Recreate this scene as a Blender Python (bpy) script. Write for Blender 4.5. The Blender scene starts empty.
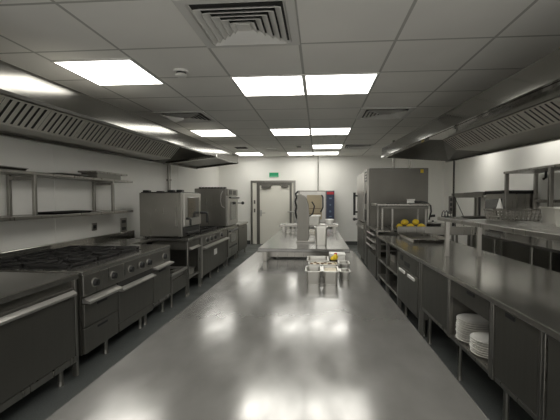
import bpy, bmesh, math, random
from mathutils import Vector, Matrix
random.seed(7)
PI = math.pi
scene = bpy.context.scene
col = scene.collection

# ------------------------------------------------------------------ materials
def mat(name, base, rough=.5, metal=0., emit=None, estr=0., noise=None, bump=None, trans=0., alpha=1., rvar=None, spec=None, coat=0.):
    m = bpy.data.materials.new(name); m.use_nodes = True
    nt = m.node_tree; b = nt.nodes['Principled BSDF']
    b.inputs['Base Color'].default_value = (*base, 1)
    b.inputs['Roughness'].default_value = rough
    b.inputs['Metallic'].default_value = metal
    b.inputs['Coat Weight'].default_value = coat
    if spec is not None: b.inputs['Specular IOR Level'].default_value = spec
    if trans: b.inputs['Transmission Weight'].default_value = trans
    if emit:
        b.inputs['Emission Color'].default_value = (*emit, 1); b.inputs['Emission Strength'].default_value = estr
    tc = nt.nodes.new('ShaderNodeTexCoord')
    def noise_node(scale, stretch, detail=4):
        mp = nt.nodes.new('ShaderNodeMapping'); mp.inputs['Scale'].default_value = stretch
        nt.links.new(tc.outputs['Object'], mp.inputs['Vector'])
        n = nt.nodes.new('ShaderNodeTexNoise'); n.inputs['Scale'].default_value = scale; n.inputs['Detail'].default_value = detail
        nt.links.new(mp.outputs['Vector'], n.inputs['Vector']); return n
    if noise:      # (scale, stretch, amount): albedo mottling
        n = noise_node(noise[0], noise[1])
        r = nt.nodes.new('ShaderNodeMapRange')
        r.inputs['From Min'].default_value = .3; r.inputs['From Max'].default_value = .7
        r.inputs['To Min'].default_value = 1 - noise[2]; r.inputs['To Max'].default_value = 1 + noise[2]
        nt.links.new(n.outputs['Fac'], r.inputs['Value'])
        mx = nt.nodes.new('ShaderNodeVectorMath'); mx.operation = 'SCALE'
        mx.inputs[0].default_value = base
        nt.links.new(r.outputs['Result'], mx.inputs['Scale'])
        nt.links.new(mx.outputs['Vector'], b.inputs['Base Color'])
    if rvar:       # (scale, stretch, lo, hi): roughness variation
        n = noise_node(rvar[0], rvar[1])
        r = nt.nodes.new('ShaderNodeMapRange')
        r.inputs['From Min'].default_value = .3; r.inputs['From Max'].default_value = .7
        r.inputs['To Min'].default_value = rvar[2]; r.inputs['To Max'].default_value = rvar[3]
        nt.links.new(n.outputs['Fac'], r.inputs['Value'])
        nt.links.new(r.outputs['Result'], b.inputs['Roughness'])
    if bump:       # (scale, stretch, strength, distance)
        n = noise_node(bump[0], bump[1], 3)
        bn = nt.nodes.new('ShaderNodeBump'); bn.inputs['Strength'].default_value = bump[2]; bn.inputs['Distance'].default_value = bump[3]
        nt.links.new(n.outputs['Fac'], bn.inputs['Height'])
        nt.links.new(bn.outputs['Normal'], b.inputs['Normal'])
    return m

M = {}
M['steel'] = mat('brushed_steel', (.29, .28, .255), .30, .92, noise=(3, (1, 1, 1), .05), rvar=(30, (1, 1, .05), .26, .34))
M['panel'] = mat('satin_steel_panel', (.175, .169, .15), .42, .85, noise=(2, (1, 1, 1), .05), rvar=(30, (1, 1, .05), .38, .46))
M['hood'] = mat('hood_steel', (.25, .243, .222), .11, .95)
M['table'] = mat('worn_table_steel', (.25, .245, .233), .17, .5, noise=(9.0, (1, .5, 1), .10), rvar=(14, (1, .35, 1), .125, .215))
M['worktop'] = mat('worktop_steel', (.40, .39, .36), .17, .88, noise=(2, (1, 1, 1), .04))
M['pan'] = mat('gastronorm_steel', (.56, .55, .51), .33, .85)
M['chrome'] = mat('polished_handle_steel', (.52, .505, .475), .32, .75)
M['dark'] = mat('dark_metal_void_shade', (.035, .034, .032), .6, .3)  # also painted as shade behind the filter slats
M['iron'] = mat('cast_iron', (.022, .021, .02), .6, .2, bump=(40, (1, 1, 1), .2, .002))
M['black'] = mat('black_plastic', (.015, .015, .015), .4)
M['glass'] = mat('dark_oven_glass', (.05, .05, .048), .12, 0, coat=.3)
M['grease'] = mat('filter_steel', (.72, .70, .63), .45, .3)
M['trough'] = mat('trough_steel', (.55, .535, .49), .35, .7)
M['wall'] = mat('white_wall_panel', (.82, .81, .765), .42, 0, noise=(1.2, (1, 1, 1), .03))
M['white'] = mat('white_plastic', (.80, .79, .75), .4)
M['door'] = mat('cream_door_paint', (.76, .74, .66), .45)
M['plate'] = mat('white_china', (.78, .77, .73), .22)
M['cream'] = mat('cream_food', (.75, .68, .52), .6, noise=(60, (1, 1, 1), .15))
M['brown'] = mat('browned_food', (.14, .08, .04), .6)
M['lemon'] = mat('lemon_skin', (.86, .62, .05), .42, bump=(60, (1, 1, 1), .2, .002))
M['red'] = mat('red_panel', (.55, .03, .04), .4)
M['blue'] = mat('navy_panel', (.018, .032, .085), .3)
M['bluelit'] = mat('pale_blue_mark', (.12, .20, .30), .4)
M['amber'] = mat('oven_interior_buff', (.50, .42, .28), .5)
M['green'] = mat('green_exit_plate', (.02, .34, .15), .35)
M['greenpale'] = mat('pale_green_band', (.22, .55, .36), .35)
M['skirt'] = mat('dark_coved_skirting', (.055, .058, .055), .5)
M['light'] = mat('lit_diffuser', (.9, .9, .88), .4, emit=(1.0, .98, .92), estr=4.5)
M['rim'] = mat('white_painted_rim', (.72, .71, .68), .4)
M['yellowpepper'] = mat('yellow_garnish', (.85, .62, .03), .4)
M['cloth'] = mat('white_cotton', (.75, .74, .70), .8)

def floor_mat():
    m = mat('dark_safety_vinyl', (.085, .092, .089), .42, 0, noise=(90, (1, 1, 1), .25), rvar=(3, (1, 1, 1), .34, .52))
    return m
M['floor'] = floor_mat()

TX0, TY0, TP, TPY = -.155, 3.16, .78, .79
def ceiling_mat():
    m = mat('ceiling_tile', (.88, .865, .825), .8)
    nt = m.node_tree; b = nt.nodes['Principled BSDF']
    tc = nt.nodes['Texture Coordinate']
    sep = nt.nodes.new('ShaderNodeSeparateXYZ'); nt.links.new(tc.outputs['Object'], sep.inputs[0])
    def line(out, off, period, w):
        a = nt.nodes.new('ShaderNodeMath'); a.operation = 'SUBTRACT'; a.inputs[1].default_value = off
        nt.links.new(out, a.inputs[0])
        p = nt.nodes.new('ShaderNodeMath'); p.operation = 'PINGPONG'; p.inputs[1].default_value = period / 2
        nt.links.new(a.outputs[0], p.inputs[0])
        l = nt.nodes.new('ShaderNodeMath'); l.operation = 'LESS_THAN'; l.inputs[1].default_value = w
        nt.links.new(p.outputs[0], l.inputs[0]); return l
    lx, ly = line(sep.outputs[0], TX0, TP, .012), line(sep.outputs[1], TY0, TPY, .012)
    mxm = nt.nodes.new('ShaderNodeMath'); mxm.operation = 'MAXIMUM'
    nt.links.new(lx.outputs[0], mxm.inputs[0]); nt.links.new(ly.outputs[0], mxm.inputs[1])
    n = nt.nodes.new('ShaderNodeTexNoise'); n.inputs['Scale'].default_value = 1.5
    nt.links.new(tc.outputs['Object'], n.inputs['Vector'])
    r = nt.nodes.new('ShaderNodeMapRange'); r.inputs['To Min'].default_value = .92; r.inputs['To Max'].default_value = 1.08
    nt.links.new(n.outputs['Fac'], r.inputs['Value'])
    sc = nt.nodes.new('ShaderNodeVectorMath'); sc.operation = 'SCALE'; sc.inputs[0].default_value = (.88, .865, .825)
    nt.links.new(r.outputs[0], sc.inputs['Scale'])
    mix = nt.nodes.new('ShaderNodeMix'); mix.data_type = 'RGBA'
    nt.links.new(mxm.outputs[0], mix.inputs['Factor'])
    nt.links.new(sc.outputs[0], mix.inputs['A']); mix.inputs['B'].default_value = (.50, .49, .46, 1)
    nt.links.new(mix.outputs['Result'], b.inputs['Base Color'])
    return m
M['ceiling'] = ceiling_mat()

# ------------------------------------------------------------------ mesh builder
class MB:
    def __init__(s): s.bm = bmesh.new()
    def _mark(s, old, sm):
        for f in s.bm.faces:
            if f not in old: f.smooth = sm
        return s
    def box(s, x0, x1, y0, y1, z0, z1, bev=.0):
        x0, x1 = min(x0, x1), max(x0, x1); y0, y1 = min(y0, y1), max(y0, y1); z0, z1 = min(z0, z1), max(z0, z1)
        old = set(s.bm.faces)
        r = bmesh.ops.create_cube(s.bm, size=1)
        vs = r['verts']
        for v in vs:
            v.co = Vector(((v.co.x + .5) * (x1 - x0) + x0, (v.co.y + .5) * (y1 - y0) + y0, (v.co.z + .5) * (z1 - z0) + z0))
        if bev > 0:
            es = list({e for v in vs for e in v.link_edges})
            bmesh.ops.bevel(s.bm, geom=es, offset=min(bev, .45 * min(x1 - x0, y1 - y0, z1 - z0)), segments=2, affect='EDGES', profile=.5)
        return s._mark(old, False)
    def cyl(s, p0, p1, r, seg=12, r2=None, caps=True):
        old = set(s.bm.faces); p0, p1 = Vector(p0), Vector(p1); d = p1 - p0
        res = bmesh.ops.create_cone(s.bm, cap_ends=caps, segments=seg, radius1=r, radius2=r if r2 is None else r2, depth=d.length)
        q = d.to_track_quat('Z', 'Y').to_matrix().to_4x4()
        bmesh.ops.transform(s.bm, matrix=Matrix.Translation((p0 + p1) / 2) @ q, verts=res['verts'])
        return s._mark(old, True)
    def tube(s, pts, r, seg=8):
        old = set(s.bm.faces); pts = [Vector(p) for p in pts]; rings = []
        for i, p in enumerate(pts):
            d = (pts[min(i + 1, len(pts) - 1)] - pts[max(i - 1, 0)]).normalized()
            a = d.orthogonal() if i == 0 else (last - d * last.dot(d))
            a.normalize(); last = a; b = d.cross(a)
            rings.append([s.bm.verts.new(p + (a * math.cos(t) + b * math.sin(t)) * r) for t in [2 * PI * k / seg for k in range(seg)]])
        for A, B in zip(rings, rings[1:]):
            for k in range(seg): s.bm.faces.new((A[k], A[(k + 1) % seg], B[(k + 1) % seg], B[k]))
        s.bm.faces.new(rings[0][::-1]); s.bm.faces.new(rings[-1]); return s._mark(old, True)
    def lathe(s, prof, c=(0, 0, 0), seg=32):
        old = set(s.bm.faces); c = Vector(c); rings = []
        for r, z in prof:
            if r < 1e-6: rings.append([s.bm.verts.new(c + Vector((0, 0, z)))])
            else: rings.append([s.bm.verts.new(c + Vector((r * math.cos(2 * PI * k / seg), r * math.sin(2 * PI * k / seg), z))) for k in range(seg)])
        for A, B in zip(rings, rings[1:]):
            for k in range(seg):
                k2 = (k + 1) % seg
                if len(A) == 1 and len(B) == 1: continue
                if len(A) == 1: s.bm.faces.new((A[0], B[k2], B[k]))
                elif len(B) == 1: s.bm.faces.new((A[k], A[k2], B[0]))
                else: s.bm.faces.new((A[k], A[k2], B[k2], B[k]))
        return s._mark(old, True)
    def loops(s, loops, close_first=True, close_last=True, sm=False):
        old = set(s.bm.faces)
        rings = [[s.bm.verts.new(p) for p in l] for l in loops]; n = len(rings[0])
        for A, B in zip(rings, rings[1:]):
            for k in range(n): s.bm.faces.new((A[k], A[(k + 1) % n], B[(k + 1) % n], B[k]))
        if close_first: s.bm.faces.new(rings[0][::-1])
        if close_last: s.bm.faces.new(rings[-1])
        return s._mark(old, sm)
    def prism(s, poly, y0, y1):           # polygon in the xz plane, extruded along y
        return s.loops([[(x, y0, z) for x, z in poly], [(x, y1, z) for x, z in poly]])
    def prism_x(s, poly, x0, x1):         # polygon in the yz plane, extruded along x
        return s.loops([[(x0, y, z) for y, z in poly], [(x1, y, z) for y, z in poly]])
    def slab(s, q, t):                    # four points, thickened upward by t
        return s.loops([[Vector(p) for p in q], [Vector(p) + Vector((0, 0, t)) for p in q]])
    def ball(s, c, rx, ry, rz, u=16, v=10):
        old = set(s.bm.faces); r = bmesh.ops.create_uvsphere(s.bm, u_segments=u, v_segments=v, radius=1)
        for w in r['verts']: w.co = Vector((w.co.x * rx + c[0], w.co.y * ry + c[1], w.co.z * rz + c[2]))
        return s._mark(old, True)

OFF = {}
def off(o): return OFF.get(o.name, Vector((0, 0, 0))) if o else Vector((0, 0, 0))
def part(name, mb, m, parent=None, smooth=True, label=None):
    bm = mb.bm
    if not smooth:
        for f in bm.faces: f.smooth = False
    bmesh.ops.recalc_face_normals(bm, faces=bm.faces[:])
    if parent:
        d = off(parent)
        for v in bm.verts: v.co -= d
    me = bpy.data.meshes.new(name); bm.to_mesh(me); bm.free()
    me.materials.append(M[m] if isinstance(m, str) else m)
    o = bpy.data.objects.new(name, me); col.objects.link(o)
    fl = [p.use_smooth for p in me.polygons]
    me.set_sharp_from_angle(angle=math.radians(62))
    me.polygons.foreach_set('use_smooth', fl)
    if parent:
        o.parent = parent; OFF[o.name] = off(parent)
    if label: o['label'] = label
    return o
def tag(o, label, cat, group=None):
    o['label'] = label; o['category'] = cat
    if group: o['group'] = group
    return o
def thing(name, label, cat, loc=(0, 0, 0), rot=(0, 0, 0), group=None, local=False):
    o = bpy.data.objects.new(name, None); o.empty_display_size = .1; col.objects.link(o)
    o.location = loc; o.rotation_euler = rot
    OFF[o.name] = Vector((0, 0, 0)) if local else Vector(loc)
    return tag(o, label, cat, group)
def single(name, mb, m, label, cat, loc=(0, 0, 0), group=None):     # a thing that is one mesh; geometry in world space
    o = part(name, mb, m)
    lv = Vector(loc)
    for v in o.data.vertices: v.co -= lv
    o.location = loc
    return tag(o, label, cat, group)
def struct(name, mb, m, parent=None, smooth=True):
    o = part(name, mb, m, parent, smooth)
    if not parent: o['kind'] = 'structure'
    return o
def dup(root, loc, label, group=None, rz=None):
    r = root.copy(); col.objects.link(r); r.location = loc; r['label'] = label
    if rz is not None: r.rotation_euler.z = rz
    if group: r['group'] = group
    for ch in list(root.children):
        c = ch.copy(); col.objects.link(c); c.parent = r
        for g in ch.children:
            d = g.copy(); col.objects.link(d); d.parent = c
    return r
def rrect(w, d, r, z, cx=0, cy=0, n=4):
    pts = []
    for (sx, sy, a0) in ((1, 1, 0), (-1, 1, 90), (-1, -1, 180), (1, -1, 270)):
        for k in range(n + 1):
            a = math.radians(a0 + 90 * k / n)
            pts.append((cx + sx * (w / 2 - r) + r * math.cos(a), cy + sy * (d / 2 - r) + r * math.sin(a), z))
    return pts
def pan_mb(w, d, h, lip=.012, taper=.93, r=.02, t=.003, cx=0, cy=0, z=0):
    iw, idp = w - 2 * lip, d - 2 * lip
    L = [rrect(iw * taper, idp * taper, r, z, cx, cy), rrect(iw + t, idp + t, r, z + h - .006, cx, cy), rrect(w, d, r * 1.3, z + h - .006, cx, cy),
         rrect(w, d, r * 1.3, z + h, cx, cy), rrect(iw, idp, r, z + h, cx, cy), rrect(iw * taper - t, idp * taper - t, r, z + .004, cx, cy)]
    return MB().loops(L, sm=True)

# ------------------------------------------------------------------ camera
cam = bpy.data.cameras.new('camera'); co = bpy.data.objects.new('camera', cam); col.objects.link(co)
co.location = (0, 0, 1.5); co.rotation_euler = (math.radians(90 - 2.3), 0, math.radians(4.5))
cam.sensor_width = 36; cam.lens = 374 / 560 * 36; cam.shift_x = -.0153; cam.shift_y = .0072
cam.clip_start = .02
scene.camera = co
scene.view_settings.view_transform = 'Standard'; scene.view_settings.look = 'None'
scene.view_settings.gamma = 1; scene.view_settings.exposure = 0.7
scene.cycles.max_bounces = 16; scene.cycles.diffuse_bounces = 10; scene.cycles.glossy_bounces = 10
w = bpy.data.worlds.new('world'); scene.world = w; w.use_nodes = True
w.node_tree.nodes['Background'].inputs[0].default_value = (1.15, 1.125, 1.07, 1)

# ------------------------------------------------------------------ setting
XL, XR, YB, YF, SL = -3.3, 4.0, 12.3, -1.6, .012
def cz(y): return 2.752 + SL * y
CT = math.atan(SL)
struct('floor', MB().box(XL - .1, XR + .1, YF - .1, YB + .1, -.1, 0), 'floor')
c = MB().slab([(XL - .1, YF - .1, cz(YF - .1)), (XR + .1, YF - .1, cz(YF - .1)), (XR + .1, YB + .1, cz(YB + .1)), (XL - .1, YB + .1, cz(YB + .1))], .06)
struct('ceiling', c, 'ceiling', smooth=False)
struct('wall_left', MB().box(XL - .1, XL, YF - .1, YB + .1, 0, 2.97), 'wall')
struct('wall_right', MB().box(XR, XR + .1, YF - .1, YB + .1, 0, 2.97), 'wall')
struct('wall_back', MB().box(XL, XR, YB, YB + .1, 0, 2.97), 'wall')
struct('wall_front', MB().box(XL, -2.9, YF - .1, YF, 0, 2.97).box(3.6, XR, YF - .1, YF, 0, 2.97).box(-2.9, 3.6, YF - .1, YF, 2.5, 2.97), 'wall')  # out of view; its wide opening is added to let in fill daylight
struct('baseboard_back', MB().box(XL, -2.25, YB - .02, YB, 0, .12, .005).box(-.70, XR, YB - .02, YB, 0, .12, .005), 'skirt')
struct('baseboard_left', MB().box(XL, XL + .02, YF, YB - .02, 0, .12, .005), 'skirt')
struct('baseboard_right', MB().box(XR - .02, XR, YF, YB - .02, 0, .12, .005), 'skirt')
for i, y in enumerate((4.47, 8.6)):
    struct('trim_%d' % (i + 1), MB().box(XL, XL + .004, y - .008, y + .008, .12, 2.6), 'wall')
for i, x in enumerate((-2.75, .95, 2.2, 3.3)):
    struct('trim_%d' % (i + 3), MB().box(x - .01, x + .01, YB - .005, YB, .12, 2.85), 'wall')

# double door in the back wall
d = bpy.data.objects.new('door_1', None); col.objects.link(d); d.location = (-1.48, YB, 0); OFF['door_1'] = Vector(d.location); d['kind'] = 'structure'
yf = YB - .03
m = MB()
m.box(-2.22, -2.16, yf - .03, YB, 0, 2.11, .004).box(-.80, -.735, yf - .03, YB, 0, 2.11, .004).box(-2.16, -.80, yf - .03, YB, 2.04, 2.11, .004)
part('door_frame', m, 'steel', d)
part('side_leaf', MB().box(-2.16, -2.02, yf, YB, .01, 2.04, .003), 'door', d)
m = MB().box(-2.02, -1.92, yf - .02, YB, 0, 2.04, .004).box(-.93, -.86, yf - .02, YB, 0, 2.04, .004).box(-1.92, -.93, yf - .02, YB, 1.95, 2.04, .004)
part('inner_frame', m, 'panel', d)
leaf = part('door_leaf', MB().box(-1.92, -.93, yf, YB, .01, 1.95, .003), 'door', d)
part('side_panel', MB().box(-.86, -.80, yf, YB, .01, 2.04, .003), 'door', d)
m = MB().box(-1.91, -1.85, yf - .012, yf, .93, 1.13, .004).cyl((-1.87, yf, 1.04), (-1.87, yf - .06, 1.04), .013).cyl((-1.87, yf - .06, 1.04), (-1.73, yf - .06, 1.04), .013)
part('door_handle', m, 'chrome', d)
part('door_closer', MB().box(-1.86, -1.55, yf - .07, yf, 1.86, 1.95, .006).box(-1.2, -.97, yf - .05, yf, 1.88, 1.95, .006), 'panel', d)
part('push_bar', MB().cyl((-.99, yf - .06, 1.08), (-.74, yf - .06, 1.08), .018).cyl((-.99, yf - .06, 1.08), (-.99, yf, 1.08), .014), 'chrome', d)
for zz in (1.40, 1.12):
    part('lock_plate', MB().box(-2.12, -2.07, yf - .01, yf, zz - .06, zz + .06, .003), 'panel', d)

# ------------------------------------------------------------------ ceiling fittings
def ceil_thing(name, label, cat, x, y, group=None):
    return thing(name, label, cat, (x, y, cz(y)), (CT, 0, 0), group, local=True)
def make_light(label, x, y):
    t = ceil_thing('ceiling_light', label, 'light', x, y, 'square light panels in the ceiling')
    a, b = TP / 2, TPY / 2
    m = MB()
    for (x0, x1, y0, y1) in ((-a, a, -b, -b + .022), (-a, a, b - .022, b), (-a, -a + .022, -b + .022, b - .022), (a - .022, a, -b + .022, b - .022)):
        m.box(x0, x1, y0, y1, -.012, 0)
    part('frame', m, 'rim', t)
    part('diffuser', MB().box(-a + .022, a - .022, -b + .022, b - .022, -.008, 0), 'light', t)
    return t
def cell(i, j): return (TX0 + TP * (i + .5), TY0 + TPY * (j + .5))
L0 = make_light('white square light panel nearest on the left, close above the left hood', *cell(-3, .25))
for lab, ij in (
    ('white square light panel in front row, centre one, directly behind the big vent', (-1, 1)),
    ('white square light panel in front row, rightmost and largest of the ceiling', (0, 1)),
    ('white square light panel above the left hood end, in the middle row', (-3, 5)),
    ('white square light panel in the middle row, centre-left one of the touching pair', (-1, 5)),
    ('white square light panel in the middle row, right one of the touching pair', (0, 5)),
    ('single white square light panel between the middle pair and the farthest row', (0, 8)),
    ('small far light panel by back wall, left of the exit sign', (-3, 10)),
    ('far light panel by the back wall, left one of the last pair', (-1, 10)),
    ('far light panel by the back wall, right one of the last pair', (0, 10)),
    ('added fill light panel overhead behind the big vent, left one', (-1, -3)), ('added fill light panel overhead behind the big vent, right one', (0, -3)), ('added fill light panel overhead above the near end of the left line', (-3, -4)),  # unseen panels behind the camera, added to brighten the room
    ('added fill light panel above the right wall counter, nearer one beyond the right hood', (4, 4)), ('added fill light panel above the right wall counter, farther one beyond the right hood', (4, 7))):  # hidden by the hood, added to brighten the right wall
    x, y = cell(*ij); dup(L0, (x, y, cz(y)), lab, 'square light panels in the ceiling')

def make_vent(label, x, y):
    t = ceil_thing('ceiling_vent', label, 'air vent', x, y, 'square louvred ceiling vents')
    s = .39
    part('backing', MB().box(-.31, .31, -.31, .31, -.004, -.001), 'dark', t)
    m = MB()
    m.loops([rrect(2 * s, 2 * s, .004, -.001), rrect(2 * s, 2 * s, .004, -.014), rrect(.66, .66, .004, -.014), rrect(.64, .64, .004, -.002)], False, False)
    part('frame', m, 'rim', t)
    for k in range(5):
        w0 = .60 - .105 * k
        m = MB().loops([rrect(w0, w0, .003, -.034), rrect(w0 - .085, w0 - .085, .003, -.006), rrect(w0 - .092, w0 - .092, .003, -.010), rrect(w0 - .012, w0 - .012, .003, -.036)], False, False)
        mm = m.bm  # close the ring
        mm.verts.ensure_lookup_table(); n = 20
        for q in range(n): mm.faces.new((mm.verts[3 * n + q], mm.verts[3 * n + (q + 1) % n], mm.verts[(q + 1) % n], mm.verts[q]))
        part('louvre', m, 'rim', t)
    part('centre_plate', MB().box(-.05, .05, -.05, .05, -.03, -.02), 'rim', t)
    return t
V0 = make_vent('large square ceiling vent of nested louvres, nearest, at top of picture', *cell(-1, -1))
for lab, ij in (('square louvred ceiling vent over the left hood', (-3, 3)),
                ('square louvred ceiling vent right of centre, over the right hood', (1, 3)),
                ('far small-looking ceiling vent by the back wall, right of the lights', (1, 8))):
    x, y = cell(*ij); dup(V0, (x, y, cz(y)), lab, 'square louvred ceiling vents')

def detector(label, x, y, s=1.):
    t = ceil_thing('smoke_detector', label, 'smoke detector', x, y)
    part('base', MB().lathe([(0, 0), (.075 * s, 0), (.075 * s, -.018 * s), (0, -.018 * s)]), 'white', t)
    part('sensor_head', MB().lathe([(.052 * s, -.034 * s), (.062 * s, -.045 * s), (.045 * s, -.06 * s), (0, -.062 * s)]), 'white', t)
    part('chamber_slots', MB().lathe([(.048 * s, -.018 * s), (.05 * s, -.034 * s), (0, -.034 * s)]), 'black', t)
detector('round white smoke detector beside the big ceiling vent', -1.385, 3.74)
detector('small round detector on the ceiling in front of the last pair of lights', -.49, 9.72, 1.1)
t = ceil_thing('ceiling_grille', 'small dark grille in ceiling near left end of the back wall', 'air vent', -2.04, 9.9)
part('grille_plate', MB().box(-.16, .16, -.14, .14, -.012, 0), 'panel', t)
for k in range(5): part('grille_bar', MB().box(-.14, .14, -.11 + .05 * k, -.085 + .05 * k, -.022, -.012), 'dark', t)
for lab, (x, y) in (('faint grey square access plate in ceiling left of far round detector', (-1.25, 10.2)), ('faint grey square plate in ceiling behind the middle light pair', (.26, 8.3))):
    t = ceil_thing('ceiling_plate', lab, 'access plate', x, y)
    part('plate', MB().box(-.15, .15, -.13, .13, -.01, 0, .003), 'rim', t)
    part('plate_screw', MB().cyl((.12, 0, -.014), (.12, 0, -.009), .012), 'panel', t)

# exit sign
t = thing('exit_sign', 'green exit sign on back wall above the double door', 'sign', (-1.45, YB, 2.29))
part('sign_plate', MB().box(-1.605, -1.30, YB - .02, YB, 2.215, 2.37, .004), 'green', t)
part('sign_band', MB().box(-1.59, -1.315, YB - .024, YB - .02, 2.225, 2.262), 'greenpale', t)

# ------------------------------------------------------------------ extraction hoods
def make_hood(duct, label, loc, rot, sgn, depth, y0, yfil, ysec, yend, ftop, fbot, rimz, fz, crossbar, tilt):
    t = thing('extraction_hood', label, 'extractor hood', loc, rot, local=True)
    X = lambda d: sgn * d
    part('fascia', MB().prism([(X(0), 0), (X(.03), 0), (X(.03 + tilt), -fz), (X(tilt), -fz)], y0, yend), 'hood', t)
    m = MB().box(0, X(depth), y0, yend, .0, .02).box(X(.03), X(.09), y0, yend, -fz, -fz + .03, .003)
    part('top_plate', m, 'hood', t)
    part('back_panel', MB().box(X(depth - .02), X(depth), y0, yend, rimz, 0), 'hood', t)
    pr = [(X(.03), -fz), (X(depth - .02), rimz), (X(depth - .02), 0), (X(.03), 0)]
    for ya in (y0, yend - .03): part('end_plate', MB().prism(pr, ya, ya + .03), 'hood', t)
    # soffit, near-black sheet painting the shadow lines between slats, and grease trough
    (dx0, dz0), (dx1, dz1) = ftop, fbot
    part('soffit', MB().prism([(X(.03), -.02), (X(dx0), dz0), (X(dx0), dz0 + .015), (X(.03), -.005)], y0 + .03, yfil), 'hood', t)
    part('filter_gap_shade', MB().prism([(X(dx0), dz0 + .001), (X(dx1), dz1 + .001), (X(dx1 + .015), dz1 + .012), (X(dx0 + .015), dz0 + .012)], y0 + .03, yfil), 'dark', t)
    part('grease_trough', MB().prism([(X(dx1 - .01), dz1), (X(depth - .08), rimz + .015), (X(depth - .02), rimz), (X(depth - .02), rimz + .03), (X(depth - .08), rimz + .04), (X(dx1 - .01), dz1 + .015)], y0 + .03, yfil), 'trough', t)
    part('back_rim', MB().box(X(depth - .06), X(depth), y0, yend, rimz - .025, rimz, .004), 'hood', t)
    # baffle filters
    S = Vector((X(dx1 - dx0), 0, dz1 - dz0)); n = Vector((0, 0, -1)) ; nn = Vector((S.z, 0, -S.x)).normalized()
    if nn.z > 0: nn = -nn
    N = int((yfil - y0 - .05) / .55)
    proto = None
    for k in range(N):
        ya = yfil - .55 * (k + 1)
        if proto is None:
            m = MB()
            def bar(s0, s1, b0, b1, h):
                P = lambda s, y, q: Vector((X(dx0), 0, dz0)) + S * s + Vector((0, y, 0)) + nn * q
                m.loops([[P(s0, b0, .0), P(s1, b0, .0), P(s1, b1, .0), P(s0, b1, .0)], [P(s0, b0, h), P(s1, b0, h), P(s1, b1, h), P(s0, b1, h)]])
            bar(0, .06, 0, .545, .007); bar(.94, 1, 0, .545, .007)
            bar(.06, .94, 0, .018, .007); bar(.06, .94, .527, .545, .007)
            for q in range(6): bar(.06, .94, .032 + .0818 * q, .032 + .0818 * q + .047, .004)
            proto = part('baffle_filter', m, 'grease', t, smooth=False); proto.location = (0, ya, 0)
        else:
            c2 = proto.copy(); col.objects.link(c2); c2.parent = t; c2.location = (0, ya, 0)
    # blank hipped end beyond the filters
    m = MB().slab([(X(.03), yfil, -.02), (X(dx0), yfil, dz0), (X(.06), ysec, -fz + .01), (X(.03), ysec, -fz + .01)], .01)
    m.slab([(X(dx0), yfil, dz0), (X(dx1), yfil, dz1), (X(depth - .02), yfil, rimz), (X(depth - .02), ysec, rimz)], .01)
    m.slab([(X(dx0), yfil, dz0), (X(depth - .02), ysec, rimz), (X(.06), ysec, -fz + .01), (X(.05), ysec, -fz + .01)], .01)
    part('blank_panel', m, 'panel', t, smooth=False)
    if crossbar:
        m = MB().prism([(X(.0), -fz - .02), (X(depth), rimz - .03), (X(depth), rimz + .03), (X(.0), -fz + .04)], ysec - .03, ysec + .03)
        part('cross_rail', m, 'hood', t)
        m = MB().slab([(X(.03), ysec + .03, -fz + .03), (X(depth - .02), ysec + .03, rimz + .03), (X(depth - .02), yend - .03, rimz + .03), (X(.03), yend - .03, -fz + .03)], .01)
        part('underside_panel', m, 'panel', t)
        part('end_rail', MB().prism([(X(.0), -fz - .01), (X(depth), rimz - .02), (X(depth), rimz + .03), (X(.0), -fz + .04)], yend - .03, yend + .01), 'hood', t)
    part('duct', MB().box(X(duct[0]), X(duct[1]), 1.5, 2.1, .02, .33), 'hood', t)
    return t
make_hood((.88, 1.08), 'long stainless extractor hood with baffle filters over the left cooking line', (-2.15, 2.4, 2.42), (.019, 0, -.027), -1, 1.10, -1.3, 4.5, 4.95, 6.75, (.58, -.035), (.77, -.245), -.28, .17, True, .007)
make_hood((.6, 1.0), 'long stainless extractor hood with baffle filters over the right counter', (1.47, 2.4, 2.40), (.024, 0, .025), 1, 1.36, -1.3, 3.8, 5.55, 5.6, (.62, -.045), (.84, -.205), -.25, .17, False, -.016)

# ------------------------------------------------------------------ small makers
def leg_mb(x, y, h, r=.02, z0=0.):
    m = MB().cyl((x, y, z0 + .035), (x, y, z0 + h), r, 12)
    m.cyl((x, y, z0), (x, y, z0 + .035), r * 1.35, 12, r * 1.1); return m
def legs(t, xs, ys, h, r=.02, mt='steel', z0=0.):
    for x in xs:
        for y in ys: part('leg', leg_mb(x, y, h, r, z0), mt, t)
def knob(t, x, y, z, r=.032):
    k = part('knob', MB().cyl((x, y, z), (x + .035, y, z), r, 18, r * .85), 'black', t)
    part('bezel', MB().cyl((x - .001, y, z), (x + .006, y, z), r * 1.25, 18), 'chrome', k)
    part('pointer', MB().box(x + .035, x + .042, y - .006, y + .006, z - r * .8, z + r * .8, .002), 'black', k)
def bar_handle(t, x, y0, y1, z, h=.03, proud=.035, mt='chrome'):
    return part('handle', MB().prism([(x, z + h * .75), (x + proud, z + h * .1), (x + proud, z - h * .35), (x + proud * .8, z - h / 2), (x, z - h / 2)], y0, y1), mt, t)

XF = -2.0       # front line of the left cooking range

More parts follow.
